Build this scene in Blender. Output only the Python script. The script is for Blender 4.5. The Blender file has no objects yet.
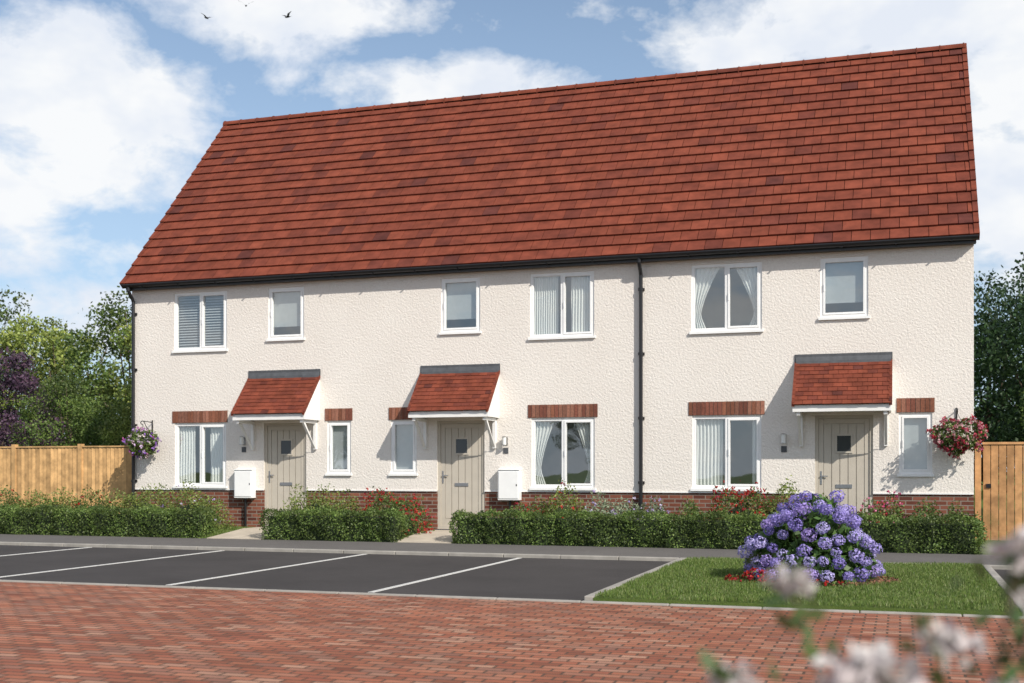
import bpy, math, random
import numpy as np
from mathutils import Vector, Matrix
random.seed(7); RNG=np.random.default_rng(7)
scene=bpy.context.scene
COL=scene.collection
# ------------------------------------------------------------------ helpers
def link(o,parent=None):
    COL.objects.link(o)
    if parent: o.parent=parent
    return o
def empty(name,loc=(0,0,0)):
    e=bpy.data.objects.new(name,None); e.location=loc; e.empty_display_size=.2
    return link(e)
def newmat(name):
    m=bpy.data.materials.new(name); m.use_nodes=True
    nt=m.node_tree; b=nt.nodes['Principled BSDF']
    return m,nt,b
def N(nt,t,**k):
    n=nt.nodes.new(t)
    for a,v in k.items(): setattr(n,a,v)
    return n
def math_(nt,op,a,b=None,c=None,clamp=False):
    n=nt.nodes.new('ShaderNodeMath'); n.operation=op; n.use_clamp=clamp
    for i,v in enumerate((a,b,c)):
        if v is None: continue
        if isinstance(v,(int,float)): n.inputs[i].default_value=v
        else: nt.links.new(v,n.inputs[i])
    return n.outputs[0]
def mixc(nt,fac,a,b,blend='MIX'):
    n=nt.nodes.new('ShaderNodeMix'); n.data_type='RGBA'; n.blend_type=blend
    for s,v in ((n.inputs[0],fac),(n.inputs[6],a),(n.inputs[7],b)):
        if isinstance(v,(int,float)): s.default_value=v
        elif isinstance(v,tuple): s.default_value=(*v[:3],1)
        else: nt.links.new(v,s)
    return n.outputs[2]
def noise(nt,scale,detail=4,rough=.55,vec=None,dist=0):
    n=nt.nodes.new('ShaderNodeTexNoise'); n.inputs['Scale'].default_value=scale
    n.inputs['Detail'].default_value=detail; n.inputs['Roughness'].default_value=rough
    n.inputs['Distortion'].default_value=dist
    if vec is None:
        tc=nt.nodes.new('ShaderNodeTexCoord'); vec=tc.outputs['Object']
    nt.links.new(vec,n.inputs['Vector']); return n.outputs[0]
def remap(nt,v,a,b,c=0.,d=1.):
    n=nt.nodes.new('ShaderNodeMapRange'); n.clamp=True
    nt.links.new(v,n.inputs[0])
    for i,x in enumerate((a,b,c,d)): n.inputs[i+1].default_value=x
    return n.outputs[0]
def bump(nt,b,h,strength=.5,dist=.01):
    n=nt.nodes.new('ShaderNodeBump'); n.inputs['Strength'].default_value=strength
    n.inputs['Distance'].default_value=dist; nt.links.new(h,n.inputs['Height'])
    nt.links.new(n.outputs[0],b.inputs['Normal'])
def simple(name,col,rough=.6,var=.12,nscale=8,bs=0,bscale=60,metal=0,spec=.5,bd=.005):
    m,nt,b=newmat(name); b.inputs['Roughness'].default_value=rough
    b.inputs['Metallic'].default_value=metal; b.inputs['Specular IOR Level'].default_value=spec
    n=noise(nt,nscale,4); f=remap(nt,n,.3,.7)
    c=mixc(nt,f,tuple(x*(1-var) for x in col),tuple(min(1,x*(1+var)) for x in col))
    nt.links.new(c,b.inputs['Base Color'])
    if bs: bump(nt,b,noise(nt,bscale,4,.6),bs,bd)
    return m
def attrmat(name,rough=.7,var=.25,nscale=20,bs=.3,bscale=80,trans=0,spec=.3,bd=.004,det=4):
    m,nt,b=newmat(name); b.inputs['Roughness'].default_value=rough; b.inputs['Specular IOR Level'].default_value=spec
    a=N(nt,'ShaderNodeAttribute',attribute_name='Col')
    col=a.outputs['Color']
    if var:
        f=remap(nt,noise(nt,nscale,det),.3,.7,1-var,1+var)
        n=nt.nodes.new('ShaderNodeVectorMath'); n.operation='SCALE'
        nt.links.new(a.outputs['Color'],n.inputs[0]); nt.links.new(f,n.inputs['Scale']); col=n.outputs[0]
    nt.links.new(col,b.inputs['Base Color'])
    if bs: bump(nt,b,noise(nt,bscale,3,.6),bs,bd)
    if trans:
        t=N(nt,'ShaderNodeBsdfTranslucent'); nt.links.new(col,t.inputs[0])
        mx=N(nt,'ShaderNodeMixShader'); mx.inputs[0].default_value=trans
        out=nt.nodes['Material Output']
        nt.links.new(b.outputs[0],mx.inputs[1]); nt.links.new(t.outputs[0],mx.inputs[2])
        nt.links.new(mx.outputs[0],out.inputs[0])
    return m
class MB:
    def __init__(s): s.v=[];s.f=[];s.m=[];s.c=[]
    def face(s,pts,m=0,c=(1,1,1)):
        i=len(s.v); s.v+= [tuple(p) for p in pts]; s.f.append(tuple(range(i,i+len(pts)))); s.m.append(m); s.c.append(c)
    def hexa(s,p,m=0,c=(1,1,1)):
        i=len(s.v); s.v+=[tuple(q) for q in p]
        for f in ((0,3,2,1),(4,5,6,7),(0,1,5,4),(1,2,6,5),(2,3,7,6),(3,0,4,7)):
            s.f.append(tuple(i+k for k in f)); s.m.append(m); s.c.append(c)
    def box(s,x0,x1,y0,y1,z0,z1,m=0,c=(1,1,1)):
        s.hexa([(x0,y0,z0),(x1,y0,z0),(x1,y1,z0),(x0,y1,z0),(x0,y0,z1),(x1,y0,z1),(x1,y1,z1),(x0,y1,z1)],m,c)
    def tube(s,path,rad,n=10,m=0,c=(1,1,1),cap=True):
        path=[Vector(p) for p in path]
        if isinstance(rad,(int,float)): rad=[rad]*len(path)
        base=len(s.v); prev=None
        for k,p in enumerate(path):
            d=(path[min(k+1,len(path)-1)]-path[max(k-1,0)]).normalized()
            a=d.cross(Vector((0,0,1)))
            if a.length<.05: a=d.cross(Vector((1,0,0))) if prev is None else (prev-d*prev.dot(d))
            a.normalize()
            if prev is not None:
                q=prev-d*prev.dot(d)
                if q.length>.1: a=q.normalized()
            prev=a; b=d.cross(a)
            for j in range(n):
                t=2*math.pi*j/n; s.v.append(tuple(p+(a*math.cos(t)+b*math.sin(t))*rad[k]))
        for k in range(len(path)-1):
            for j in range(n):
                s.f.append((base+k*n+j,base+k*n+(j+1)%n,base+(k+1)*n+(j+1)%n,base+(k+1)*n+j)); s.m.append(m); s.c.append(c)
        if cap:
            s.f.append(tuple(base+j for j in range(n))[::-1]); s.m.append(m); s.c.append(c)
            e=base+(len(path)-1)*n
            s.f.append(tuple(e+j for j in range(n))); s.m.append(m); s.c.append(c)
    def ellip(s,cx,cy,cz,rx,ry,rz,m=0,c=(1,1,1),nu=12,nv=8,zmin=-1,zmax=1):
        base=len(s.v); a0=math.asin(zmin);a1=math.asin(zmax)
        for i in range(nv+1):
            t=a0+(a1-a0)*i/nv
            for j in range(nu):
                p=2*math.pi*j/nu
                s.v.append((cx+rx*math.cos(t)*math.cos(p),cy+ry*math.cos(t)*math.sin(p),cz+rz*math.sin(t)))
        for i in range(nv):
            for j in range(nu):
                s.f.append((base+i*nu+j,base+i*nu+(j+1)%nu,base+(i+1)*nu+(j+1)%nu,base+(i+1)*nu+j)); s.m.append(m); s.c.append(c)
    def build(s,name,mats,parent=None,smooth=False,weld=False):
        me=bpy.data.meshes.new(name); me.from_pydata(s.v,[],s.f)
        for m in mats: me.materials.append(m)
        me.polygons.foreach_set('material_index',s.m)
        if smooth: me.polygons.foreach_set('use_smooth',[True]*len(s.f))
        ca=me.color_attributes.new(name='Col',type='FLOAT_COLOR',domain='CORNER')
        cc=[]
        for f,c in zip(s.f,s.c): cc+= [c[0],c[1],c[2],1.0]*len(f)
        ca.data.foreach_set('color',cc); me.update()
        return link(bpy.data.objects.new(name,me),parent)
def unit(n):
    d=RNG.normal(size=(n,3)); return d/np.linalg.norm(d,axis=1)[:,None]
def leafmesh(name,C,L,W,col,mat,parent=None,D=None,loc=None,S=None):
    n=len(C); C=np.asarray(C,float); L=np.broadcast_to(L,(n,)).astype(float)[:,None]; W=np.broadcast_to(W,(n,)).astype(float)[:,None]
    if D is None: D=unit(n)
    if S is None: S=unit(n)
    S=S-D*(S*D).sum(1)[:,None]; S/=np.linalg.norm(S,axis=1)[:,None]+1e-9
    P=np.stack([C-D*L/2,C+S*W/2,C+D*L/2,C-S*W/2],1).reshape(-1,3)
    me=bpy.data.meshes.new(name); me.vertices.add(4*n); me.loops.add(4*n); me.polygons.add(n)
    me.vertices.foreach_set('co',P.ravel()); me.loops.foreach_set('vertex_index',np.arange(4*n,dtype=np.int32))
    me.polygons.foreach_set('loop_start',np.arange(0,4*n,4,dtype=np.int32)); me.polygons.foreach_set('loop_total',np.full(n,4,dtype=np.int32))
    me.materials.append(mat)
    ca=me.color_attributes.new(name='Col',type='FLOAT_COLOR',domain='CORNER')
    cc=np.ones((n,4,4)); cc[:,:,:3]=np.asarray(col)[:,None,:]; ca.data.foreach_set('color',cc.ravel())
    me.update(calc_edges=True); me.validate()
    o=bpy.data.objects.new(name,me); 
    if loc: o.location=loc
    return link(o,parent)
def pal(n,cols,jit=.2):
    cols=np.array(cols); i=RNG.integers(0,len(cols),n)
    return np.clip(cols[i]*(1+RNG.uniform(-jit,jit,(n,1))),0,1)
# ------------------------------------------------------------------ materials
M={}
m,nt,b=newmat('roughcast_render'); b.inputs['Roughness'].default_value=.95; b.inputs['Specular IOR Level'].default_value=.15
big=remap(nt,noise(nt,.8,3),.3,.7); fine=remap(nt,noise(nt,30,2,.7),.4,.7)
c=mixc(nt,big,(.75,.70,.645),(.79,.745,.69)); c=mixc(nt,remap(nt,fine,0,1,0,.16),c,(.45,.40,.35))
nt.links.new(c,b.inputs['Base Color']); bump(nt,b,noise(nt,24,3,.7),.85,.019); M['render']=m
def brickmat(name,c1,c2,mort,bw,rh,ms,axis='XZ',rough=.85,offset=.5,extra=None,bumpd=.006,nvar=.35):
    m,nt,b=newmat(name); b.inputs['Roughness'].default_value=rough; b.inputs['Specular IOR Level'].default_value=.25
    tc=N(nt,'ShaderNodeTexCoord'); sp=N(nt,'ShaderNodeSeparateXYZ'); nt.links.new(tc.outputs['Object'],sp.inputs[0])
    cb=N(nt,'ShaderNodeCombineXYZ')
    if axis=='XZ':
        nt.links.new(math_(nt,'ADD',sp.outputs[0],sp.outputs[1]),cb.inputs[0]); nt.links.new(sp.outputs[2],cb.inputs[1])
    else:
        nt.links.new(sp.outputs[0],cb.inputs[0]); nt.links.new(sp.outputs[1],cb.inputs[1])
    br=N(nt,'ShaderNodeTexBrick'); br.offset=offset; nt.links.new(cb.outputs[0],br.inputs['Vector'])
    br.inputs['Scale'].default_value=1; br.inputs['Brick Width'].default_value=bw; br.inputs['Row Height'].default_value=rh
    br.inputs['Mortar Size'].default_value=ms; br.inputs['Mortar Smooth'].default_value=.1; br.inputs['Bias'].default_value=0
    br.inputs['Color1'].default_value=(0,0,0,1); br.inputs['Color2'].default_value=(1,1,1,1); br.inputs['Mortar'].default_value=(0,0,0,1)
    ramp=N(nt,'ShaderNodeValToRGB'); nt.links.new(br.outputs['Color'],ramp.inputs[0])
    cols=[c1]+(extra or [])+[c2]
    el=ramp.color_ramp.elements; el[0].position=0; el[0].color=(*cols[0],1); el[1].position=1; el[1].color=(*cols[-1],1)
    for i,cx in enumerate(cols[1:-1]):
        e=el.new((i+1)/(len(cols)-1)); e.color=(*cx,1)
    nn=remap(nt,noise(nt,1.1,6,.75,tc.outputs['Object']),.25,.75,1-nvar,1+nvar*.6)
    s=N(nt,'ShaderNodeVectorMath',operation='SCALE'); nt.links.new(ramp.outputs[0],s.inputs[0]); nt.links.new(nn,s.inputs['Scale'])
    c=mixc(nt,br.outputs['Fac'],s.outputs[0],mort); nt.links.new(c,b.inputs['Base Color'])
    h=math_(nt,'ADD',math_(nt,'MULTIPLY',br.outputs['Fac'],-1),math_(nt,'MULTIPLY',noise(nt,90,2,.6,tc.outputs['Object']),.5))
    bump(nt,b,h,.7,bumpd); return m
M['plinth']=brickmat('facing_brick',(.11,.035,.025),(.26,.095,.06),(.24,.20,.165),.225,.075,.009,extra=[(.19,.065,.04)])
M['paving']=brickmat('block_paving',(.19,.065,.038),(.44,.24,.16),(.085,.055,.038),.205,.105,.010,'XY',extra=[(.38,.14,.078),(.27,.088,.052),(.41,.175,.105),(.25,.115,.08)],bumpd=.01,nvar=.30)
M['tile']=attrmat('roof_tile',.8,.26,4,.5,50,spec=.2,bd=.006)
M['brickgeo']=attrmat('lintel_brick',.85,.25,40,.4,120)
M['wood']=attrmat('fence_timber',.8,.3,6,.3,60)
M['leaf']=attrmat('leaf',.5,0,3,0,trans=.3,spec=.35)
M['petal']=attrmat('petal',.6,0,30,0,trans=.3,spec=.2)
M['white']=simple('white_upvc',(.84,.84,.83),.35,.03)
M['whitepaint']=simple('white_painted_timber',(.80,.79,.77),.5,.05)
M['black']=simple('black_plastic',(.012,.012,.014),.35,.2)
M['lead']=simple('lead_flashing',(.075,.08,.088),.6,.2,12,.2)
M['door']=simple('sage_grey_door',(.49,.445,.375),.5,.04,5)
M['steel']=simple('brushed_steel',(.5,.5,.5),.3,.1,metal=1)
M['inter']=simple('interior_wall',(.50,.51,.48),.9,.15,1)
def clothmat(name,col,t):
    m,nt,b=newmat(name); b.inputs['Roughness'].default_value=.9; b.inputs['Base Color'].default_value=(*col,1)
    tr=N(nt,'ShaderNodeBsdfTranslucent'); tr.inputs[0].default_value=(*col,1); mx=N(nt,'ShaderNodeMixShader'); mx.inputs[0].default_value=t
    nt.links.new(b.outputs[0],mx.inputs[1]); nt.links.new(tr.outputs[0],mx.inputs[2]); nt.links.new(mx.outputs[0],nt.nodes['Material Output'].inputs[0])
    bump(nt,b,noise(nt,150,2),.2,.002); return m
M['curtain']=clothmat('curtain_fabric',(.86,.86,.84),.12)
M['blind']=simple('grey_blind',(.40,.42,.44),.6,.05)
M['rblind']=simple('roller_blind',(.40,.42,.43),.8,.05)
M['bark']=simple('bark',(.09,.065,.045),.95,.4,12,.8,30,bd=.02)
M['core']=simple('hedge_core',(.022,.036,.012),1,.3,10)
M['soil']=simple('mulch_soil',(.09,.05,.035),1,.5,25,1,40,bd=.03)
M['kerb']=simple('kerb_concrete',(.30,.28,.25),.9,.15,6,.4,80)
M['path']=simple('path_paving',(.46,.40,.32),.9,.12,4,.3,60)
M['roofunder']=simple('roof_membrane',(.03,.02,.02),1)
M['basket']=simple('coir_basket',(.10,.06,.03),1,.4,40,.8,50)
M['lampglass']=simple('frosted_lamp_glass',(.75,.75,.72),.2,.02)
def asphalt(name,base,v):
    m,nt,b=newmat(name); b.inputs['Roughness'].default_value=.92; b.inputs['Specular IOR Level'].default_value=.2
    f=remap(nt,noise(nt,.6,6,.7),.3,.7); g=remap(nt,noise(nt,110,2,.7),.35,.7)
    c=mixc(nt,f,tuple(x*(1-v) for x in base),tuple(x*(1+v) for x in base))
    c=mixc(nt,math_(nt,'MULTIPLY',g,.35),c,tuple(x*2.6 for x in base)); nt.links.new(c,b.inputs['Base Color'])
    bump(nt,b,noise(nt,120,2,.6),.5,.006); return m
M['asphalt']=asphalt('asphalt',(.044,.040,.039),.28)
M['pavement']=asphalt('pavement_tarmac',(.100,.093,.088),.15)
m,nt,b=newmat('road_paint'); b.inputs['Roughness'].default_value=.7
f=remap(nt,noise(nt,35,5,.7),.32,.52); c=mixc(nt,f,(.25,.25,.24),(.62,.61,.58)); nt.links.new(c,b.inputs['Base Color']); M['paint']=m
m,nt,b=newmat('grass_ground'); b.inputs['Roughness'].default_value=1; b.inputs['Specular IOR Level'].default_value=.1
f=remap(nt,noise(nt,2.5,5,.65),.3,.7); g=remap(nt,noise(nt,60,3,.7),.3,.7)
c=mixc(nt,f,(.08,.13,.03),(.13,.18,.045)); c=mixc(nt,math_(nt,'MULTIPLY',g,.5),c,(.05,.07,.02)); nt.links.new(c,b.inputs['Base Color'])
bump(nt,b,noise(nt,90,3,.7),.8,.02); M['grass']=m
# glass: clear with a facing-dependent mirror reflection
m,nt,b=newmat('window_glass'); nt.nodes.remove(b)
tr=N(nt,'ShaderNodeBsdfTransparent'); tr.inputs[0].default_value=(.90,.93,.92,1)
gl=N(nt,'ShaderNodeBsdfGlossy'); gl.inputs['Roughness'].default_value=.015; gl.inputs[0].default_value=(.97,.99,1,1)
lw=N(nt,'ShaderNodeLayerWeight'); lw.inputs[0].default_value=.5
fac=math_(nt,'ADD',math_(nt,'MULTIPLY',math_(nt,'POWER',lw.outputs['Facing'],4),.7),.20)
wv=N(nt,'ShaderNodeBump'); wv.inputs['Strength'].default_value=.12; wv.inputs['Distance'].default_value=.02; nt.links.new(noise(nt,1.6,1),wv.inputs['Height']); nt.links.new(wv.outputs[0],gl.inputs['Normal'])
mx=N(nt,'ShaderNodeMixShader'); nt.links.new(fac,mx.inputs[0]); nt.links.new(tr.outputs[0],mx.inputs[1]); nt.links.new(gl.outputs[0],mx.inputs[2])
nt.links.new(mx.outputs[0],nt.nodes['Material Output'].inputs[0]); M['glass']=m

# ------------------------------------------------------------------ ground, roads
def sheet(name,x0,x1,y0,y1,z,mat,th=.0):
    mb=MB()
    if th: mb.box(x0,x1,y0,y1,z-th,z)
    else: mb.face([(x0,y0,z),(x1,y0,z),(x1,y1,z),(x0,y1,z)])
    return mb.build(name,[mat])
sheet('ground',-400,400,-300,500,-.03,M['grass'])
sheet('block_paved_road',-60,40,-34,-9.93,-.004,M['paving'])
sheet('asphalt_parking_area',-60,-3.1,-9.85,-4.25,0,M['asphalt'],.02)
sheet('asphalt_parking_area',1.17,40,-9.85,-4.25,0,M['asphalt'],.02)
sheet('pavement',-60,40,-4.15,-2.02,.05,M['pavement'],.06)
def kerb(x0,x1,y0,y1,z,name='kerb'):
    mb=MB(); lng=(x1-x0)>(y1-y0); L=(x1-x0) if lng else (y1-y0); n=max(1,round(L/.915)); 
    for i in range(n):
        a=L*i/n+.004; c=L*(i+1)/n-.004
        if lng: mb.box(x0+a,x0+c,y0,y1,-.03,z)
        else: mb.box(x0,x1,y0+a,y0+c,-.03,z)
    o=mb.build(name,[M['kerb']]); bv=o.modifiers.new('b','BEVEL'); bv.width=.012; bv.segments=2; return o
kerb(-60,40,-9.93,-9.85,.015,'kerb')
kerb(-60,40,-4.25,-4.15,.055,'kerb')
kerb(-3.1,-3.0,-9.85,-4.25,.06,'kerb')
kerb(1.07,1.17,-9.85,-4.25,.06,'kerb')
for u in (-5.58,-8.2,-10.84,-13.5,-16.1,-18.7,-21.3):
    mb=MB(); mb.box(u-.036,u+.036,-9.7,-4.3,-.01,.005); mb.build('parking_bay_line',[M['paint']])
sheet('lawn',-3.0,1.07,-9.85,-4.25,.045,M['grass'],.05)
GB=[(.12,.19,.035),(.16,.23,.05),(.09,.15,.03),(.22,.25,.09)]
def blades(name,x0,x1,y0,y1,z,n,L=(.03,.06),parent=None,slope=None):
    C=np.stack([RNG.uniform(x0,x1,n),RNG.uniform(y0,y1,n),np.full(n,z)],1)
    ln=RNG.uniform(*L,n); D=unit(n)*.5; D[:,2]=1; D/=np.linalg.norm(D,axis=1)[:,None]
    ln*=1+.3*np.sin(C[:,0]*4+np.sin(C[:,1]*3)*2)
    C[:,2]+=ln*.35
    if slope is not None: C[:,2]+=slope(C[:,1])
    return leafmesh(name,C,ln,.007,pal(n,GB,.25),M['leaf'],parent,D=D)
blades('lawn_grass',-2.99,1.06,-9.84,-4.26,.045,75000)
def gz(y):
    return .03+.12*min(1,max(0,(y+2.0)/1.3))
mb=MB()
ys=[-2.02,-1.6,-1.2,-.7,0.02]
for x0,x1 in ((-26,-12.62),(-11.45,-8.72),(-7.62,3)):
    for a,c in zip(ys,ys[1:]): mb.face([(x0,a,gz(a)),(x1,a,gz(a)),(x1,c,gz(c)),(x0,c,gz(c))])
mb.build('garden_bed',[M['grass']])
for x0,x1 in ((-12.62,-11.45),(-8.72,-7.62)):
    mb=MB()
    for a,c in zip(ys,ys[1:]): mb.hexa([(x0,a,-.05),(x1,a,-.05),(x1,c,-.05),(x0,c,-.05),(x0,a,gz(a)+.03),(x1,a,gz(a)+.03),(x1,c,gz(c)+.03),(x0,c,gz(c)+.03)])
    mb.build('garden_path',[M['path']])
mb=MB(); mb.box(-1.6,-.3,-1.3,-.02,.0,.185); mb.build('garden_path',[M['path']])
blades('garden_grass',-20,-12.65,-2.0,-.05,.0,22000,(.04,.09),slope=np.vectorize(gz))

# ------------------------------------------------------------------ HOUSE
HX0,HX1,HY1=-15.78,1.20,7.8
house=empty('terraced_house')
PT=.95; WT=5.28
win=[
 (-14.72,-13.43,3.90,5.13,'blind2'),(-12.45,-11.62,4.07,5.13,'roller'),
 (-8.60,-7.78,4.07,5.13,'roller'),(-6.76,-5.49,3.90,5.13,'sheer'),
 (-3.65,-2.37,3.90,5.13,'tie'),(-1.35,-.53,4.07,5.13,'roller'),
 (-14.70,-13.45,1.02,2.35,'side'),(-11.09,-10.56,1.29,2.35,'plain'),
 (-9.68,-9.12,1.29,2.35,'plain'),(-6.73,-5.48,1.02,2.35,'tie2'),
 (-3.63,-2.38,1.02,2.35,'side2'),(-.02,.53,1.29,2.35,'plain')]
doors=[(-12.55,-11.57),(-8.68,-7.69),(-1.44,-.45)]
DZ0,DZ1=.20,2.33
ops=[w[:4] for w in win]+[(a,b_,DZ0,DZ1) for a,b_ in doors]
xs=sorted({HX0,HX1,*[o[0] for o in ops],*[o[1] for o in ops]})
zs=sorted({0.0,PT,WT,*[o[2] for o in ops],*[o[3] for o in ops]})
mb=MB()
for xa,xb in zip(xs,xs[1:]):
    for za,zb in zip(zs,zs[1:]):
        cx,cz=(xa+xb)/2,(za+zb)/2
        if any(o[0]<cx<o[1] and o[2]<cz<o[3] for o in ops): continue
        br=cz<PT; y=.018 if br else 0
        mb.face([(xa,y,za),(xb,y,za),(xb,y,zb),(xa,y,zb)],1 if br else 0)
for (xa,xb,za,zb) in ops:
    R=.09
    for s in ((za,PT,1,.018),(max(za,PT),zb,0,0)) if za<PT else ((za,zb,0,0),):
        a,c,mi,y=s
        mb.face([(xa,y,a),(xa,R,a),(xa,R,c),(xa,y,c)],mi); mb.face([(xb,y,a),(xb,y,c),(xb,R,c),(xb,R,a)],mi)
    mb.face([(xa,0,zb),(xa,R,zb),(xb,R,zb),(xb,0,zb)],0)
    mb.face([(xa,0 if za>PT else .018,za),(xb,0 if za>PT else .018,za),(xb,R,za),(xa,R,za)],0)
RY,RZ=3.9,9.90
for x in (HX0,HX1):
    mb.face([(x,.018,0),(x,HY1,0),(x,HY1,PT),(x,.018,PT)],1)
    mb.face([(x,0,PT),(x,HY1,PT),(x,HY1,WT),(x,RY,RZ),(x,0,WT)],0)
mb.face([(HX0,HY1,0),(HX1,HY1,0),(HX1,HY1,WT),(HX0,HY1,WT)],0)
segs=[HX0]+[v for d in doors for v in d]+[HX1]
for a,c in zip(segs[::2],segs[1::2]): mb.box(a,c,-.014,.016,PT-.012,PT+.012,2)
mb.build('walls',[M['render'],M['plinth'],M['whitepaint']],house)
mb=MB()
for (a,c) in ((-14.76,-13.41),(-11.14,-10.52),(-9.72,-9.08),(-6.80,-5.42),(-3.70,-2.32),(-.06,.57)):
    n=round((c-a)/.075); w=(c-a)/n
    mb.box(a,c,-.006,.03,2.362,2.612,0,(.26,.21,.17))
    for i in range(n):
        k=random.uniform(.7,1.2); cc=random.choice([(.22,.085,.05),(.19,.068,.045),(.27,.12,.08)])
        mb.box(a+i*w+.005,a+(i+1)*w-.005,-.016,.0,2.366,2.608,0,tuple(x*k for x in cc))
mb.build('brick_lintels',[M['brickgeo']],house)
fw=MB(); gw=MB(); cw=MB(); rm=MB()
def frame(mb,x0,x1,y0,y1,z0,z1,t,m=0):
    mb.box(x0,x0+t,y0,y1,z0,z1,m); mb.box(x1-t,x1,y0,y1,z0,z1,m)
    mb.box(x0+t,x1-t,y0+.001,y1-.001,z0,z0+t,m); mb.box(x0+t,x1-t,y0+.001,y1-.001,z1-t,z1,m)
def cloth(x0f,x1f,z0,z1,y,folds,m=0,amp=.022,nz=14,nx=70):
    base=len(cw.v)
    for i in range(nz+1):
        z=z0+(z1-z0)*i/nz; a,c=x0f(i/nz),x1f(i/nz)
        for j in range(nx+1):
            t=j/nx; cw.v.append((a+(c-a)*t,y+amp*math.sin(t*folds*2*math.pi+.4*math.sin(i*.5)),z))
    for i in range(nz):
        for j in range(nx):
            k=base+i*(nx+1)+j; cw.f.append((k,k+1,k+nx+2,k+nx+1)); cw.m.append(m); cw.c.append((1,1,1))
for (x0,x1,z0,z1,kind) in win:
    frame(fw,x0,x1,.022,.092,z0,z1,.05)
    ix0,ix1,iz0,iz1=x0+.05,x1-.05,z0+.05,z1-.05
    panes=[]
    if x1-x0>1:
        mid=(x0+x1)/2; fw.box(mid-.025,mid+.025,.023,.091,iz0,iz1)
        panes=[(ix0,mid-.025,False),(mid+.025,ix1,True)]
    else: panes=[(ix0,ix1,True)]
    for a,c,sash in panes:
        t=.034 if sash else .012; y0=.010 if sash else .035
        frame(fw,a+.001,c-.001,y0,.085,iz0+.001,iz1-.001,t)
        gw.face([(a+t,.055,iz0+t),(c-t,.055,iz0+t),(c-t,.055,iz1-t),(a+t,.055,iz1-t)])
        if sash: fw.box(a+.008,a+.022,-.004,.009,(iz0+iz1)/2-.06,(iz0+iz1)/2+.06,0)
    fw.box(x0-.03,x1+.03,-.045,.021,z0-.045,z0-.002)
    X0,X1,Z0,Z1,YB=x0-.5,x1+.5,z0-.7,z1+.12,1.6
    rm.face([(X0,YB,Z0),(X1,YB,Z0),(X1,YB,Z1),(X0,YB,Z1)]); 
    rm.face([(X0,.10,Z0),(X0,YB,Z0),(X0,YB,Z1),(X0,.10,Z1)]); rm.face([(X1,.10,Z0),(X1,YB,Z0),(X1,YB,Z1),(X1,.10,Z1)])
    rm.face([(X0,.10,Z0),(X1,.10,Z0),(X1,YB,Z0),(X0,YB,Z0)]); rm.face([(X0,.10,Z1),(X1,.10,Z1),(X1,YB,Z1),(X0,YB,Z1)])
    w=x1-x0; CY=.125
    if kind=='blind2':
        n=20
        for i in range(n):
            z=iz0+(iz1-iz0)*(i+.5)/n
            for a,c in ((ix0,mid-.025),(mid+.025,ix1)):
                cw.hexa([(a,.10,z-.014),(c,.10,z-.014),(c,.125,z+.014),(a,.125,z+.014),(a,.10,z-.012),(c,.10,z-.012),(c,.125,z+.016),(a,.125,z+.016)],1)
    if kind=='roller':
        cw.box(ix0,ix1,.11,.115,iz0+.22*(iz1-iz0),iz1,2)
    if kind=='sheer':
        cloth(lambda t:x0+.03,lambda t:x0+w*.42,z0,z1,CY,11); cloth(lambda t:x0+w*.62,lambda t:x1-.03,z0,z1,CY,8)
    if kind in('tie','tie2'):
        k1=.42 if kind=='tie' else .36
        def sh(t):
            return .12+(k1-.12)*((t-.25)/.75)**1.4 if t>.25 else .12+.10*(.25-t)/.25
        cloth(lambda t:x0+.02,lambda t:x0+w*sh(t),z0,z1,CY,5); cloth(lambda t:x1-w*sh(t),lambda t:x1-.02,z0,z1,CY,5)
    if kind=='side':
        cloth(lambda t:x0+.02,lambda t:x0+w*.34,z0,z1,CY,6); cloth(lambda t:x1-w*.36,lambda t:x1-.02,z0,z1,CY,6)
    if kind=='side2':
        cloth(lambda t:x0+.02,lambda t:x0+w*.44,z0,z1,CY,8); cloth(lambda t:x1-w*.14,lambda t:x1-.02,z0,z1,CY,3)
    if kind=='plain':
        cw.box(ix0,ix1,.11,.115,iz0+.02,iz1,2)
fw.build('window_frames',[M['white'],M['steel']],house)
gw.build('window_glass',[M['glass']],house)
cw.build('curtains_and_blinds',[M['curtain'],M['blind'],M['rblind']],house,smooth=False)
rm.build('rooms',[M['inter']],house)
mb=MB(); dg=MB()
for (x0,x1) in doors:
    frame(mb,x0,x1,.03,.09,DZ0,DZ1,.055,0)
    a,c,z0,z1=x0+.058,x1-.058,DZ0+.04,DZ1-.058
    mb.box(a,c,.075,.10,z0,z1,0)
    st=.085
    mb.box(a,a+st,.052,.0745,z0,z1); mb.box(c-st,c,.052,.0745,z0,z1)
    mb.box(a+st+.001,c-st-.001,.052,.0745,z1-st,z1); mb.box(a+st+.001,c-st-.001,.052,.0745,z0,z0+.16)
    n=5; w=(c-a-2*st)/n
    for i in range(n): mb.box(a+st+i*w+.007,a+st+(i+1)*w-.007,.060,.0745,z0+.168,z1-st-.008)
    cx=(a+c)/2; wz=z0+1.42
    frame(mb,cx-.15,cx+.15,.044,.0595,wz,wz+.34,.032)
    dg.box(cx-.118,cx+.118,.052,.058,wz+.032,wz+.308)
    mb.box(a+.03,a+.06,.044,.0515,z0+.86,z0+1.10,1); mb.box(a+.035,a+.16,.018,.034,z0+1.0,z0+1.02,1); mb.box(a+.038,a+.055,.034,.0439,z0+1.0,z0+1.02,1)
    mb.box(cx-.14,cx+.14,.048,.0595,z0+.80,z0+.865,1)
    mb.box(x0-.02,x1+.02,-.06,.11,DZ0-.06,DZ0-.002,2)
mb.build('front_doors',[M['door'],M['steel'],M['lead']],house)
mm,nt,b=newmat('door_glazing'); b.inputs['Base Color'].default_value=(.05,.055,.06,1); b.inputs['Roughness'].default_value=.05
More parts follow.
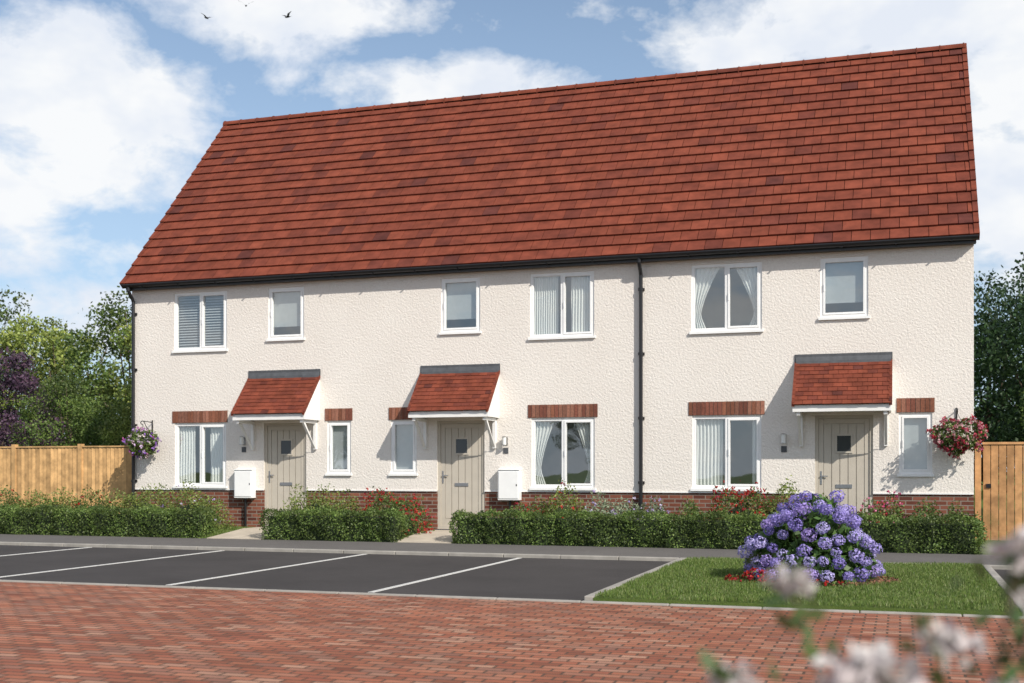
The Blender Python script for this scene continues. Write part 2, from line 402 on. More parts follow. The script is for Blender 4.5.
dg.build('door_glazing',[mm],house)
TC=[(.168,.042,.024),(.185,.047,.026),(.155,.039,.023),(.178,.045,.025),(.13,.034,.022),(.10,.029,.022)]
def tilecol():
    c=random.choices(TC,[5,4,4,5,1.6,.5])[0]; k=random.uniform(.92,1.08); return tuple(x*k for x in c)
def tiles(mb,x0,x1,p0,p1,rows,tw,lip=.03,gap=.004):
    e=Vector((0,p0[0],p0[1])); r=Vector((0,p1[0],p1[1])); d=(r-e); L=d.length; d.normalize(); nrm=Vector((0,-d.z,d.y))
    if nrm.z<0: nrm=-nrm
    g=L/rows
    for i in range(rows):
        off=(i%2)*tw/2; x=x0-off
        while x<x1-.001:
            a,c=max(x,x0)+gap/2,min(x+tw,x1)-gap/2
            if c-a>.02:
                j=random.uniform(-.004,.004); jh=random.uniform(-.002,.002)
                s0=e+d*(i*g-.02+j); s1=e+d*((i+1)*g+.01)
                lo,hi=lip+jh,.010
                q=[s0+nrm*(lo-.5*lip-.004),s1+nrm*(hi-.014),s1+nrm*hi,s0+nrm*lo]
                X=lambda xx,p:(xx,p.y,p.z)
                mb.hexa([X(a,q[0]),X(c,q[0]),X(c,q[1]),X(a,q[1]),X(a,q[3]),X(c,q[3]),X(c,q[2]),X(a,q[2])],0,tilecol())
            x+=tw
mb=MB()
VX0,VX1=-15.88,1.28
EV=(-.24,5.34); RD=(3.9,9.93)
tiles(mb,VX0+.03,VX1-.03,EV,RD,20,.32,.050,.010)
tiles(mb,VX0+.03,VX1-.03,(8.04,5.34),(3.9,9.93),20,.32,.050,.010)
for p0 in (EV,(8.04,5.34)):
    e=Vector((0,*p0)); r=Vector((0,*RD)); d=r-e; L=d.length; d.normalize(); nn=Vector((0,-d.z,d.y)); nn=nn if nn.z>0 else -nn; g=L/20
    for i in range(20):
        for xa,xb in ((VX0,VX0+.09),(VX1-.09,VX1)):
            s0=e+d*(i*g-.03); s1=e+d*((i+1)*g+.01); q=[s0-nn*.09,s1-nn*.09,s1+nn*.030,s0+nn*.062]
            X=lambda xx,p:(xx,p.y,p.z)
            mb.hexa([X(xa,q[0]),X(xb,q[0]),X(xb,q[1]),X(xa,q[1]),X(xa,q[3]),X(xb,q[3]),X(xb,q[2]),X(xa,q[2])],0,tuple(x*.9 for x in tilecol()))
x=VX0
while x<VX1-.05:
    c=tilecol(); x2=min(x+.45,VX1); pts=[]
    for k in range(9):
        t=math.pi*k/8; pts.append((RD[0]-.125*math.cos(t),RD[1]-.045+.115*math.sin(t)))
    for k in range(8):
        mb.face([(x+.004,*pts[k]),(x2-.004,*pts[k]),(x2-.004,*pts[k+1]),(x+.004,*pts[k+1])],0,c)
    mb.tube([(x+.012,RD[0],RD[1]-.045),(x-.012,RD[0],RD[1]-.045)],.128,16,0,tuple(v*.8 for v in c))
    x=x2
mb.build('roof_tiles',[M['tile']],house)
mb=MB()
mb.face([(VX0+.05,-.2,5.33),(VX1-.05,-.2,5.33),(VX1-.05,3.9,9.90),(VX0+.05,3.9,9.90)]); mb.face([(VX0+.05,8.0,5.33),(VX1-.05,8.0,5.33),(VX1-.05,3.9,9.90),(VX0+.05,3.9,9.90)])
mb.box(HX0-.03,HX1+.03,-.17,-.15,5.22,5.36,1); mb.box(HX0-.03,HX1+.03,-.15,0,5.225,5.245,1)
mb.box(HX0-.03,HX1+.03,7.95,7.97,5.22,5.36,1); mb.box(HX0-.03,HX1+.03,7.8,7.95,5.225,5.245,1)
mb.build('roof_deck_and_fascia',[M['roofunder'],M['black']],house)
mb=MB(); prof=[]
for k in range(9):
    t=math.pi+math.pi*k/8; prof.append((-.23+.058*math.cos(t),5.325+.062*math.sin(t)))
for k in range(8): mb.face([(HX0-.06,*prof[k]),(HX1+.06,*prof[k]),(HX1+.06,*prof[k+1]),(HX0-.06,*prof[k+1])])
for x in (HX0-.06,HX1+.06): mb.face([(x,*p) for p in prof])
mb.box(HX0-.06,HX1+.06,-.293,-.283,5.315,5.335)
x=HX0+.4
while x<HX1: mb.box(x,x+.03,-.295,-.17,5.258,5.268); x+=.9
for u in (-4.58,-15.70):
    mb.tube([(u,-.23,5.29),(u,-.23,5.20),(u,-.19,5.14),(u,-.10,5.05),(u,-.062,4.98),(u,-.062,.18)],.036,12)
    for z in (4.7,3.5,2.3,1.1): mb.tube([(u,-.062,z),(u,-.062,z+.05)],.046,12); mb.box(u-.06,u+.06,-.03,-.001,z,z+.05)
mb.build('gutter_and_downpipes',[M['black']],house)
for di,(x0,x1) in enumerate(doors):
    cx=(x0+x1)/2; a,c=cx-.825,cx+.80; P=.66
    mb=MB(); tiles(mb,a,c,(-P-.03,2.50),(-.01,3.28),10,.165,.024,.005)
    for i in range(10):
        for xa,xb in ((a-.02,a+.03),(c-.03,c+.02)):
            f0,f1=i/10,(i+1)/10; y0,z0=-P-.04+(P+.03)*f0,2.49+.78*f0; y1,z1=-P-.04+(P+.03)*f1,2.49+.78*f1
            mb.hexa([(xa,y0,z0-.03),(xb,y0,z0-.03),(xb,y1,z1-.03),(xa,y1,z1-.03),(xa,y0,z0+.045),(xb,y0,z0+.045),(xb,y1,z1+.032),(xa,y1,z1+.032)],0,tilecol())
    t=mb.build('canopy_tiles',[M['tile']],house)
    mb=MB()
    mb.box(a-.005,c+.005,-P,-P+.03,2.37,2.485,0)
    for xa,xb in ((a,a+.03),(c-.03,c)):
        mb.hexa([(xa,-P+.031,2.372),(xb,-P+.031,2.372),(xb,-.001,2.372),(xa,-.001,2.372),(xa,-P+.031,2.50),(xb,-P+.031,2.50),(xb,-.001,3.24),(xa,-.001,3.24)],0)
    mb.box(a+.031,c-.031,-P+.031,-.001,2.39,2.41,0)
    mb.hexa([(a,-.06,3.20),(c,-.06,3.20),(c,-.002,3.20),(a,-.002,3.20),(a,-.045,3.30),(c,-.045,3.30),(c,-.002,3.42),(a,-.002,3.42)],1)
    mb.box(a-.02,c+.02,-.018,-.003,3.28,3.425,1)
    for xa in (a+.06,c-.12):
        xb=xa+.06
        mb.box(xa,xb,-.06,-.001,1.78,2.369,0); mb.box(xa,xb,-P+.04,-.061,2.31,2.369,0)
        mb.hexa([(xa+.006,-.10,1.84),(xb-.006,-.10,1.84),(xb-.006,-.061,1.80),(xa+.006,-.061,1.80),(xa+.006,-P+.10,2.309),(xb-.006,-P+.10,2.309),(xb-.006,-P+.17,2.309),(xa+.006,-P+.17,2.309)],0)
    mb.build('canopy_frame',[M['whitepaint'],M['lead']],house)
for (a,c) in ((-13.16,-12.74),(-7.36,-6.93)):
    mb=MB(); mb.box(a,c,-.16,-.002,.78,1.36); mb.box(a+.02,c-.02,-.172,-.161,.81,1.33); mb.box(c-.06,c-.04,-.178,-.1725,1.05,1.09,1)
    mb.hexa([(a-.01,-.18,1.36),(c+.01,-.18,1.36),(c+.01,-.002,1.36),(a-.01,-.002,1.36),(a-.01,-.18,1.37),(c+.01,-.18,1.37),(c+.01,-.002,1.40),(a-.01,-.002,1.40)])
    mb.tube([((a+c)/2,-.06,.78),((a+c)/2,-.06,.15)],.025,10,1)
    o=mb.build('meter_box',[M['white'],M['black']]); bv=o.modifiers.new('b','BEVEL'); bv.width=.006
for u,z in ((-13.02,1.97),(-7.25,1.92),(-1.98,1.92)):
    mb=MB(); mb.box(u-.04,u+.04,-.015,-.001,z-.08,z+.08,0); mb.tube([(u,-.015,z+.05),(u,-.07,z+.09),(u,-.10,z+.08)],.009,8,0)
    mb.tube([(u,-.10,z+.08),(u,-.10,z+.095)],[.055,.02],14,0); mb.tube([(u,-.10,z-.07),(u,-.10,z+.079)],.04,14,1); mb.tube([(u,-.10,z-.085),(u,-.10,z-.071)],.048,14,0)
    mb.box(u-.05,u+.05,-.012,-.001,z-.24,z-.13,2)
    mb.build('wall_lantern',[M['steel'],M['lampglass'],M['lead']])
# ------------------------------------------------------------------ vegetation
G1=[(.085,.135,.030),(.11,.165,.038),(.065,.11,.025),(.15,.20,.055)]
G2=[(.17,.22,.05),(.22,.26,.065),(.13,.18,.045)]
GD=[(.028,.058,.022),(.038,.075,.028),(.05,.09,.03)]
def hedge(x0,x1,y0,y1,z0,z1,name='hedge'):
    e=empty(name,((x0+x1)/2,(y0+y1)/2,z0)); ox,oy,oz=e.location
    mb=MB(); mb.box(x0+.07-ox,x1-.07-ox,y0+.08-oy,y1-.08-oy,-.02,z1-z0-.08); mb.build('hedge_core',[M['core']],e)
    pts=[];
    def surf(n,f): pts.append(f(RNG.uniform(size=n),RNG.uniform(size=n),n))
    dens=2300; W,D,H=x1-x0,y1-y0,z1-z0
    surf(int(W*H*dens),lambda a,b,n:np.stack([x0+W*a,np.full(n,y0),z0+H*b],1))
    surf(int(W*H*dens*.35),lambda a,b,n:np.stack([x0+W*a,np.full(n,y1),z0+H*b],1))
    surf(int(W*D*dens),lambda a,b,n:np.stack([x0+W*a,y0+D*b,np.full(n,z1)],1))
    for xx in (x0,x1): surf(int(D*H*dens),lambda a,b,n:np.stack([np.full(n,xx),y0+D*a,z0+H*b],1))
    C=np.concatenate(pts); n=len(C)
    l=.035*np.sin(C[:,0]*5.1+C[:,2]*7)+.03*np.sin(C[:,0]*11.7+C[:,1]*9+1.5*np.sin(C[:,0]*2))+.02*np.sin(C[:,0]*23+C[:,2]*17)
    cen=np.array([(x0+x1)/2,(y0+y1)/2,(z0+z1)/2]); 
    dirn=np.stack([np.clip((C[:,0]-cen[0])/(W/2),-1,1)**9,(C[:,1]-cen[1])/(D/2),(C[:,2]-cen[2])/(H/2)],1); dirn/=np.linalg.norm(dirn,axis=1)[:,None]+1e-6
    r=np.maximum(0,np.abs(dirn[:,1:]).min(1)-.45)
    C=C+dirn*(l-.12*r)[:,None]+RNG.normal(size=(n,3))*.024
    C[:,2]=np.maximum(C[:,2],z0+.01)
    cl=pal(n,G1,.3)*(1+.35*np.sin(C[:,0]*3.3+1.7*np.sin(C[:,0]*7)+C[:,2]*6))[:,None].clip(.75,1.35)
    C-=np.array([ox,oy,oz])
    leafmesh('hedge_leaves',C,RNG.uniform(.03,.055,n),RNG.uniform(.018,.03,n),cl,M['leaf'],e)
hedge(-22,-12.75,-2.02,-1.45,.03,.56)
hedge(-11.40,-8.70,-2.02,-1.45,.03,.57)
hedge(-7.58,1.18,-2.02,-1.45,.03,.58)
def shrub(name,x,y,z,rx,ry,rz,n,gp,fl=None,nf=0,ls=.06,fs=.05):
    e=empty(name,(x,y,z)); 
    d=unit(n); d[:,2]=np.abs(d[:,2])
    lf=lambda d:1+.16*np.sin(d[:,0]*6+x*3)+.13*np.sin(d[:,1]*7+d[:,2]*8+x)
    r=RNG.uniform(.6,1.08,n)**.6*lf(d)
    C=d*r[:,None]*np.array([rx,ry,rz]); C[:,2]=np.maximum(C[:,2],.01)
    leafmesh('shrub_leaves',C,RNG.uniform(.6,1.2,n)*ls,RNG.uniform(.35,.6,n)*ls,pal(n,gp,.3),M['leaf'],e)
    mb=MB()
    for k in range(7):
        t=RNG.uniform(0,6.28); mb.tube([(0,0,0),(.3*rx*math.cos(t),.3*ry*math.sin(t),.4*rz),(.6*rx*math.cos(t),.6*ry*math.sin(t),.75*rz)],[.012,.009,.005],6)
    if rz>.3: mb.ellip(0,0,0,rx*.66,ry*.66,rz*.66,1,nu=12,nv=6,zmin=0,zmax=1)
    mb.build('shrub_stems',[M['bark'],M['core']],e)
    if nf:
        d=unit(nf); d[:,2]=np.abs(d[:,2])
        c=d*(lf(d)*RNG.uniform(.95,1.10,nf))[:,None]*np.array([rx,ry,rz])
        C=np.repeat(c,6,0)+RNG.normal(size=(nf*6,3))*fs*.24
        leafmesh('shrub_flowers',C,fs*.8,fs*.6,np.repeat(pal(nf,fl,.15),6,0),M['petal'],e)
    return e
RED=[(.42,.02,.02),(.36,.03,.05),(.5,.05,.04)]; PINK=[(.55,.08,.20),(.65,.2,.35),(.6,.05,.08)]; LIL=[(.45,.35,.6),(.6,.55,.7)]
Y=-.82; zz=.14
for k,(x,w,h,gp,fl,nf) in enumerate([(-19.6,.8,.85,G2,None,0),(-18.4,.75,.70,G1,RED,16),(-17.2,.8,.74,G2,None,0),(-16.1,.6,.72,G1,RED,34),(-14.9,.85,.82,G2,None,0),(-13.75,.75,.80,G2,LIL,18),
    (-10.95,.62,.84,G2,None,0),(-10.3,.5,.70,G2,None,0),(-9.30,.72,.76,G1,RED,230),
    (-6.5,.45,.60,G1,RED,26),(-5.85,.62,.82,G2,RED,34),(-5.0,.55,.70,[(.22,.27,.17),(.28,.33,.22)],LIL,40),(-4.3,.5,.62,[(.19,.24,.15),(.13,.17,.10)],LIL,50),
    (-3.5,.4,.60,G1,None,0),(-2.65,.58,.88,G1,RED,230),(-1.95,.58,.90,G2,None,0),(-1.2,.4,.66,G2,None,0),(-.25,.42,.70,G1,PINK,120),(.4,.5,.60,G1,None,0),(.95,.35,.56,G1,None,0)]):
    shrub('flowering_shrub' if nf else 'green_shrub',x,Y,zz,w,.5,h,int(4200*w),gp,fl,nf)
# hydrangea
HXc,HYc=-.99,-7.15
e=empty('hydrangea_bush',(HXc,HYc,.05))
def hl(d): return 1+.06*np.sin(d[:,0]*5+1)+.06*np.sin(d[:,1]*6+d[:,2]*7)
n=6500; d=unit(n); d[:,2]=np.abs(d[:,2])
C=d*(RNG.uniform(.4,1.05,n)**.5*hl(d))[:,None]*np.array([.70,.68,.88]); C[:,2]=np.maximum(C[:,2]*.98+.03,.03)
leafmesh('hydrangea_leaves',C,RNG.uniform(.08,.13,n),RNG.uniform(.05,.075,n),pal(n,[(.06,.12,.03),(.08,.16,.04),(.11,.19,.05)],.25),M['leaf'],e)
mb=MB()
for k in range(16):
    t=k*.39; mb.tube([(.05*math.cos(t),.05*math.sin(t),0),(.3*math.cos(t),.3*math.sin(t),.4),(.5*math.cos(t),.5*math.sin(t),.7)],[.012,.01,.006],6)
mb.build('hydrangea_stems',[M['bark']],e)
heads=[]; tries=0
while len(heads)<120 and tries<25000:
    tries+=1; v=unit(1); v[:,2]=abs(v[:,2]); f=hl(v)[0]; v=v[0]
    s=v**1; k=(abs(s)**2.6).sum()**(-1/2.6)   # slightly squarer dome
    p=s*k*np.array([.71,.70,.90])*RNG.uniform(.93,1.06)*f; p[2]=max(p[2],.11)
    rr=RNG.uniform(.064,.098)
    if all(np.linalg.norm(p-q)>(rr+r2)*.98 for q,r2 in heads): heads.append((p,rr))
Cs=[];Ds=[];cs=[];Ls=[];Ss=[]
for p,rr in heads:
    k=150; v=unit(k); base=np.array(random.choice([(.33,.27,.62),(.42,.36,.70),(.26,.21,.54),(.50,.45,.76),(.38,.29,.63)]))
    Cs.append(p+v*rr*RNG.uniform(.80,1.06,(k,1))*np.array([1,1,.85])); t=np.cross(v,unit(k)); t/=np.linalg.norm(t,axis=1)[:,None]; Ds.append(t); Ss.append(np.cross(v,t)+v*RNG.normal(size=(k,1))*.5); cs.append(base*RNG.uniform(.7,1.3,(k,1))); Ls.append(np.full(k,rr*.33))
leafmesh('hydrangea_flower_heads',np.concatenate(Cs),np.concatenate(Ls),np.concatenate(Ls)*.9,np.clip(np.concatenate(cs),0,1),M['petal'],e,D=np.concatenate(Ds),S=np.concatenate(Ss))
mb=MB()
mb.ellip(HXc,HYc,.03,.98,.85,.05,nu=40,nv=6,zmin=0,zmax=1); mb.build('mulch_bed',[M['soil']])
n=2600; t=RNG.uniform(0,6.28,n); r=RNG.uniform(0,1,n)**.5
C=np.stack([HXc+1.0*r*np.cos(t),HYc+.87*r*np.sin(t),.085-.03*r+RNG.uniform(0,.02,n)],1)
leafmesh('bark_chippings',C,RNG.uniform(.02,.06,n),RNG.uniform(.01,.025,n),pal(n,[(.18,.08,.05),(.26,.12,.07),(.10,.05,.035)],.3),M['wood'])
shrub('red_bedding_flowers',HXc-.58,HYc-.60,.06,.30,.16,.12,260,G1,RED,120,.04,.04)
shrub('red_bedding_flowers',HXc+.1,HYc-.80,.06,.28,.10,.06,160,G1,RED,25,.04,.04)
def basket(x,z,rx,rz,fl,nf,gp):
    e=empty('hanging_basket',(x,-.36,z)); mb=MB()
    mb.ellip(0,0,-.02,.20,.20,.20,0,nu=16,nv=6,zmin=-1,zmax=0)
    for t in (0.3,2.4,4.5): mb.tube([(.19*math.cos(t),.19*math.sin(t),-.02),(0,0,.40)],.004,5,1)
    mb.tube([(0,.345,.45),(0,.0,.47),(0,-.05,.46),(0,-.07,.43),(0,-.04,.40),(0,0,.40)],.010,8,1)
    mb.tube([(0,.345,.16),(0,.345,.50)],.012,8,1); mb.tube([(0,.335,.22),(0,.22,.26),(0,.12,.36),(0,.04,.46)],.008,8,1)
    mb.build('basket_and_bracket',[M['basket'],M['black']],e)
    n=1500; d=unit(n); C=d*(RNG.uniform(.5,1,n)**.5*(1+.15*np.sin(d[:,0]*7+d[:,2]*5)))[:,None]*np.array([rx,.27,rz]); C[:,1]=np.minimum(C[:,1],.30)
    leafmesh('basket_leaves',C,RNG.uniform(.04,.08,n),.035,pal(n,gp,.3),M['leaf'],e)
    d=unit(nf); c=d*np.array([rx,.28,rz])*(RNG.uniform(.9,1.12,nf)*(1+.15*np.sin(d[:,0]*7+d[:,2]*5)))[:,None]; c[:,1]=np.minimum(c[:,1],.3)
    leafmesh('basket_flowers',np.repeat(c,7,0)+RNG.normal(size=(nf*7,3))*.014,.045,.035,np.repeat(pal(nf,fl,.2),7,0),M['petal'],e)
basket(-15.25,1.93,.33,.30,[(.5,.12,.4),(.65,.5,.7),(.3,.15,.5),(.7,.6,.6)],110,G1)
basket(.92,1.93,.42,.30,[(.45,.06,.10),(.5,.16,.22),(.55,.33,.33),(.36,.03,.05)],230,G1)
def crown(name,cw_,ch,base,n,gp,ls=.13,clumps=55,seed=1):
    e=empty(name); rs=np.random.default_rng(seed)
    cs=[]
    while len(cs)<clumps:
        p=rs.uniform(-1,1,3)
        rr=np.linalg.norm(p)
        if rr>1 or rr<.35: continue
        p=p*np.array([cw_,cw_,ch*.5])*(1+.12*math.sin(5*p[0]+seed)); p[2]+=base+ch*.5; cs.append(p)
    cs=np.array(cs); rad=rs.uniform(.09,.20,clumps)*(cw_+ch*.5)
    k=rs.integers(0,clumps,n); d=unit(n); rr=rs.uniform(0.2,1.0,n)**.45
    C=cs[k]+d*(rr*rad[k])[:,None]*np.array([1,1,.75])*(1+.25*rs.normal(size=(n,1))*.5)
    br=rs.uniform(.6,1.5,clumps)[k][:,None]
    col=np.clip(pal(n,gp,.3)*br,0,1)
    leafmesh('foliage',C,rs.uniform(.6,1.2,n)*ls,rs.uniform(.4,.8,n)*ls,col,M['leaf'],e)
    mb=MB(); top=base+ch*.75
    tr=[(0,0,0),(.05,.03,base*.6),(.0,.08,base+ch*.25),(.1,0,top)]; R=.035*(ch+base)*.6
    mb.tube(tr,[R,R*.8,R*.55,R*.15],10)
    for i in range(16):
        c=cs[rs.integers(0,clumps)]; s=np.array([0,.05,base*.7+rs.uniform(0,ch*.35)]); mid=(s+c)/2+np.array([0,0,-.1*ch*.3])
        mb.tube([s,mid,c],[R*.35,R*.2,R*.06],6)
    mb.build('trunk_and_limbs',[M['bark']],e,smooth=True); return e
def place(e,x,y,s,rz,first=False,name=None):
    if first: e.location=(x,y,-.03); e.scale=(s,s,s); e.rotation_euler=(0,0,rz); return
    c=empty(name or e.name.split('.')[0],(x,y,-.03)); c.scale=(s,s,s*random.uniform(.95,1.08)); c.rotation_euler=(0,0,rz)
    for ch in e.children: link(bpy.data.objects.new(ch.name,ch.data),c)
tA=crown('broadleaf_tree',2.3,5.0,1.6,16000,[(.11,.165,.04),(.14,.19,.045),(.08,.13,.032)],.13,60,3)
tB=crown('broadleaf_tree',2.0,4.6,1.2,16000,[(.20,.24,.055),(.25,.28,.07),(.15,.20,.045)],.12,55,5)
tP=crown('copper_beech_tree',2.2,4.6,1.0,14000,[(.075,.045,.075),(.10,.055,.085),(.05,.03,.05)],.13,55,8)
tD=crown('dark_evergreen_tree',2.1,6.0,.8,17000,GD,.12,60,11)
place(tB,-21.6,11,1.14,0,True); place(tA,-26.2,14.5,1.12,1,True); place(tP,-27.3,8.8,.92,0,True); place(tD,4.5,13.0,1.12,0,True)
for (T_,x,y,s,r) in ((tB,-19.6,6.0,.62,2),(tA,-22.6,6.5,.60,1.2),(tA,-36,18,1.2,2.4),(tB,-31.5,17,1.25,.5),(tA,-19.5,16,.9,3),(tA,-27,22,1.2,1),(tB,-41,20,1.3,5),(tA,-24,26,1.15,2)):
    place(T_,x,y,s,r)
for (x,y,s,r) in ((7.6,12,1.05,2),(2.6,17,1.10,1),(10,15,1.2,4),(6,19,1.2,3),(13,12,1.1,5),(4.0,8.5,.55,2.2)):
    place(tD if y>9 else tA,x,y,s,r)
# unseen trees added behind the viewer, to pattern the window reflections
for (x,y,s,r) in ((-34,-46,1.0,1),(-17,-47,1.1,3),(-4,-49,1.2,4),(11,-50,1.1,0),(22,-47,1.1,2.5)):
    place(random.choice([tA,tB]),x,y,s,r)
n=12000; C=np.stack([RNG.uniform(-75,55,n),RNG.normal(38,1.5,n),RNG.uniform(0,1,n)**.8],1); C[:,2]*=4.5+1.2*np.sin(C[:,0]*.5)+.9*np.sin(C[:,0]*1.3)
leafmesh('distant_hedgerow',C,.6,.45,pal(n,G1,.4),M['leaf'])
def fence(name,x0,x1,y,z0,H,tone):
    mb=MB(); x=x0
    while x<x1-.02:
        w=min(.10,x1-x); k=random.uniform(.72,1.18); c=tuple(v*k for v in tone)
        mb.hexa([(x+.004,y-.026,z0+.1),(x+w-.004,y-.010,z0+.1),(x+w-.004,y,z0+.1),(x+.004,y,z0+.1),(x+.004,y-.026,H+random.uniform(-.012,.012)),(x+w-.004,y-.010,H),(x+w-.004,y,H),(x+.004,y,H)],0,c); x+=.1
    for z in (z0+.35,(z0+H)/2,H-.25): mb.box(x0,x1,y+.002,y+.05,z,z+.08,0,tuple(v*.8 for v in tone))
    mb.box(x0,x1,y-.04,y+.04,H+.013,H+.045,0,tuple(v*.95 for v in tone)); mb.box(x0,x1,y-.03,y-.001,z0-.05,z0+.098,0,tuple(v*.8 for v in tone))
    x=x0+.05
    while x<x1: mb.box(x,x+.1,y-.05,y+.06,0,H+.09,0,tuple(v*.9 for v in tone)); x+=1.8
    return mb.build(name,[M['wood']])
fence('timber_fence',-30,-15.86,.25,.10,1.85,(.56,.34,.15))
fence('timber_fence',2.42,14,.45,.10,1.85,(.42,.24,.11))
mb=MB(); T=(.50,.27,.12)
mb.box(1.24,1.34,.38,.5,0,1.90,0,T); mb.box(2.30,2.40,.38,.5,0,1.90,0,T)
x=1.37
for i in range(7):
    w=.128; k=random.uniform(.7,1.2); mb.box(x+.006,x+w-.006,.42,.44,.14,1.80,0,tuple(v*k for v in T)); x+=w
for z in (.3,1.0,1.62): mb.box(1.37,2.27,.441,.48,z,z+.1,0,tuple(v*.8 for v in T))
mb.box(1.36,2.28,.40,.45,1.805,1.845,0,T); mb.box(1.42,1.50,.395,.419,1.05,1.12,1); mb.build('garden_gate',[M['wood'],M['black']])
def bird(x,y,z,rot,flap):
    mb=MB(); K=(.02,.02,.022)
    mb.tube([(0,-.13,0),(0,-.10,.005),(0,-.05,.01),(0,.03,.008),(0,.09,.0),(0,.14,0)],[.004,.018,.03,.032,.018,.006],8,0,K)
    mb.face([(-.012,.12,0),(.012,.12,0),(.035,.21,0),(-.035,.21,0)],0,K)
    for s in (-1,1):
        mb.face([(s*.02,-.05,.015),(s*.12,-.075,.015+flap*.6),(s*.13,.03,.01+flap*.6),(s*.02,.05,.01)],0,K)
        mb.face([(s*.12,-.075,.015+flap*.6),(s*.25,-.02,flap),(s*.26,.02,flap*.95),(s*.13,.03,.01+flap*.6)],0,K)
    o=mb.build('bird',[attrmat_b]); o.location=(x,y,z); o.rotation_euler=(.45,0,rot)
attrmat_b=simple('black_feathers',(.02,.02,.022),.7)
bird(-21.07,13.5,17.1,.5,.16); bird(-22.36,13.1,16.7,1.2,.10); bird(-19.75,13.98,16.74,-.4,.13)
# ------------------------------------------------------------------ foreground flowering shrub (out of focus)
e=empty('white_flowering_shrub',(.02,-19.95,0)); O=np.array([.02,-19.95,0])
fl=[(-.033,1.463,1.118,.052),(.054,1.597,1.137,.034),(-.141,1.638,1.208,.027),(.150,1.622,1.262,.036),(-.204,1.512,1.092,.028),(.176,1.735,1.19,.026),(.12,1.50,1.09,.030),(.02,1.45,1.07,.040)]
mb=MB(); LC=[];FC=[];FL=[]
for (x,y,z,r) in fl:
    p=np.array([x,y-21.63,z])-O
    s=np.array([0,0,0]); m1=p*np.array([.25,.25,.5]); m2=p*np.array([.7,.7,.86])
    mb.tube([s,m1,m2,p],[.009,.007,.003,.002],6)
    for t in RNG.uniform(.5,.97,12):
        q=m2+(p-m2)*t
        for _ in range(2): LC.append(q+RNG.normal(size=3)*.026)
    k=70; v=unit(k); FC.append(p+v*r*RNG.uniform(.3,1.1,(k,1))*np.array([1.2,1,.75])); FL.append(np.full(k,r*.6))
mb.build('stems',[M['bark']],e)
LC=np.array(LC); n=len(LC)
leafmesh('leaves',LC,RNG.uniform(.03,.05,n),RNG.uniform(.015,.025,n),pal(n,[(.06,.11,.035),(.10,.15,.05)],.3),M['leaf'],e)
FC=np.concatenate(FC); FL=np.concatenate(FL)
leafmesh('blossoms',FC,FL,FL*.85,pal(len(FC),[(.62,.56,.56),(.70,.67,.64),(.52,.48,.47)],.1),M['petal'],e)
# ------------------------------------------------------------------ light
AZ,EL=math.radians(180-54),math.radians(36)
sd=Vector((math.sin(AZ)*math.cos(EL),math.cos(AZ)*math.cos(EL),math.sin(EL)))
L=bpy.data.lights.new('sun','SUN'); L.energy=5.0; L.angle=math.radians(.6); L.color=(1,.94,.85)
lo=link(bpy.data.objects.new('sun',L)); lo.rotation_euler=sd.to_track_quat('Z','Y').to_euler(); lo.location=(20,-20,20)
w=bpy.data.worlds.new('World'); scene.world=w; w.use_nodes=True; nt=w.node_tree
bg=nt.nodes['Background']; sky=N(nt,'ShaderNodeTexSky'); sky.sky_type='NISHITA'; sky.sun_disc=False
sky.sun_elevation=EL; sky.sun_rotation=AZ; sky.air_density=1.0; sky.dust_density=.6; sky.ozone_density=1.5
tc=N(nt,'ShaderNodeTexCoord'); sp=N(nt,'ShaderNodeSeparateXYZ'); nt.links.new(tc.outputs['Generated'],sp.inputs[0])
az=math_(nt,'DEGREES',math_(nt,'ARCTAN2',sp.outputs[0],sp.outputs[1])); el=math_(nt,'DEGREES',math_(nt,'ARCSINE',sp.outputs[2]))
mask=None
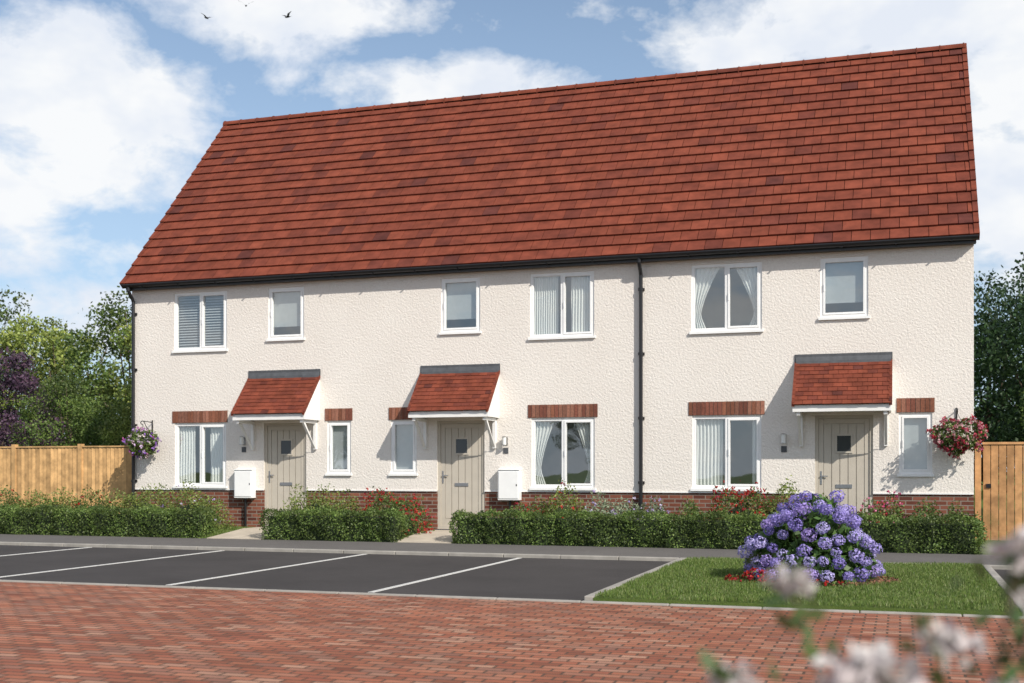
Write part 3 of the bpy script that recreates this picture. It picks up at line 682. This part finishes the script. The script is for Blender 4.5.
for (a,e_,rx,ry,s) in ((-39,16,8.5,5.2,1.3),(-45,11.5,8,4,1.15),(-29.5,21.3,8.0,3.3,1.2),(-22,18.0,9.5,2.0,.95),(-5,20,8.5,3.0,1.2),(1,21,8,4,1.4),(6,13,6,8,1.3),(-38,6.5,12,2.4,.85)):
    dx=math_(nt,'DIVIDE',math_(nt,'SUBTRACT',az,a),rx); dy=math_(nt,'DIVIDE',math_(nt,'SUBTRACT',el,e_),ry)
    dd=math_(nt,'ADD',math_(nt,'MULTIPLY',dx,dx),math_(nt,'MULTIPLY',dy,dy))
    g=math_(nt,'MULTIPLY',math_(nt,'MAXIMUM',math_(nt,'SUBTRACT',1,dd),0),s)
    mask=g if mask is None else math_(nt,'MAXIMUM',mask,g)
mp=N(nt,'ShaderNodeMapping'); nt.links.new(tc.outputs['Generated'],mp.inputs[0]); mp.inputs['Scale'].default_value=(1,1,1.7)
n1=noise(nt,11,7,.62,mp.outputs[0],.2)
gen=remap(nt,math_(nt,'ABSOLUTE',math_(nt,'ADD',az,20)),32,60,0,.55)
mask=math_(nt,'MAXIMUM',mask,gen)
dens=remap(nt,math_(nt,'ADD',math_(nt,'MULTIPLY',mask,.62),math_(nt,'MULTIPLY',math_(nt,'SUBTRACT',n1,.5),2.0)),.16,.58)
shade=remap(nt,noise(nt,9,4,.6,mp.outputs[0]),.38,.58)
cc=mixc(nt,shade,(6.6,7.0,7.7),(7.9,8.0,8.1))
haze=remap(nt,el,0,26,.70,.12)
skyc=mixc(nt,haze,sky.outputs[0],(4.4,5.9,7.8))
fin=mixc(nt,math_(nt,'MULTIPLY',dens,.97),skyc,cc)
nt.links.new(fin,bg.inputs[0]); bg.inputs[1].default_value=.122
# ------------------------------------------------------------------ camera
cam=bpy.data.cameras.new('camera'); co=link(bpy.data.objects.new('camera',cam)); scene.camera=co
co.location=(0,-21.63,1.36); co.rotation_euler=(math.radians(90),0,math.atan(.3294))
cam.sensor_width=36; cam.lens=1178/1024*36; cam.shift_y=128.5/1024; cam.clip_end=2000; cam.clip_start=.05
cam.dof.use_dof=True; cam.dof.focus_distance=17; cam.dof.aperture_fstop=2.3
scene.view_settings.view_transform='Standard'; scene.view_settings.look='None'; scene.view_settings.exposure=0
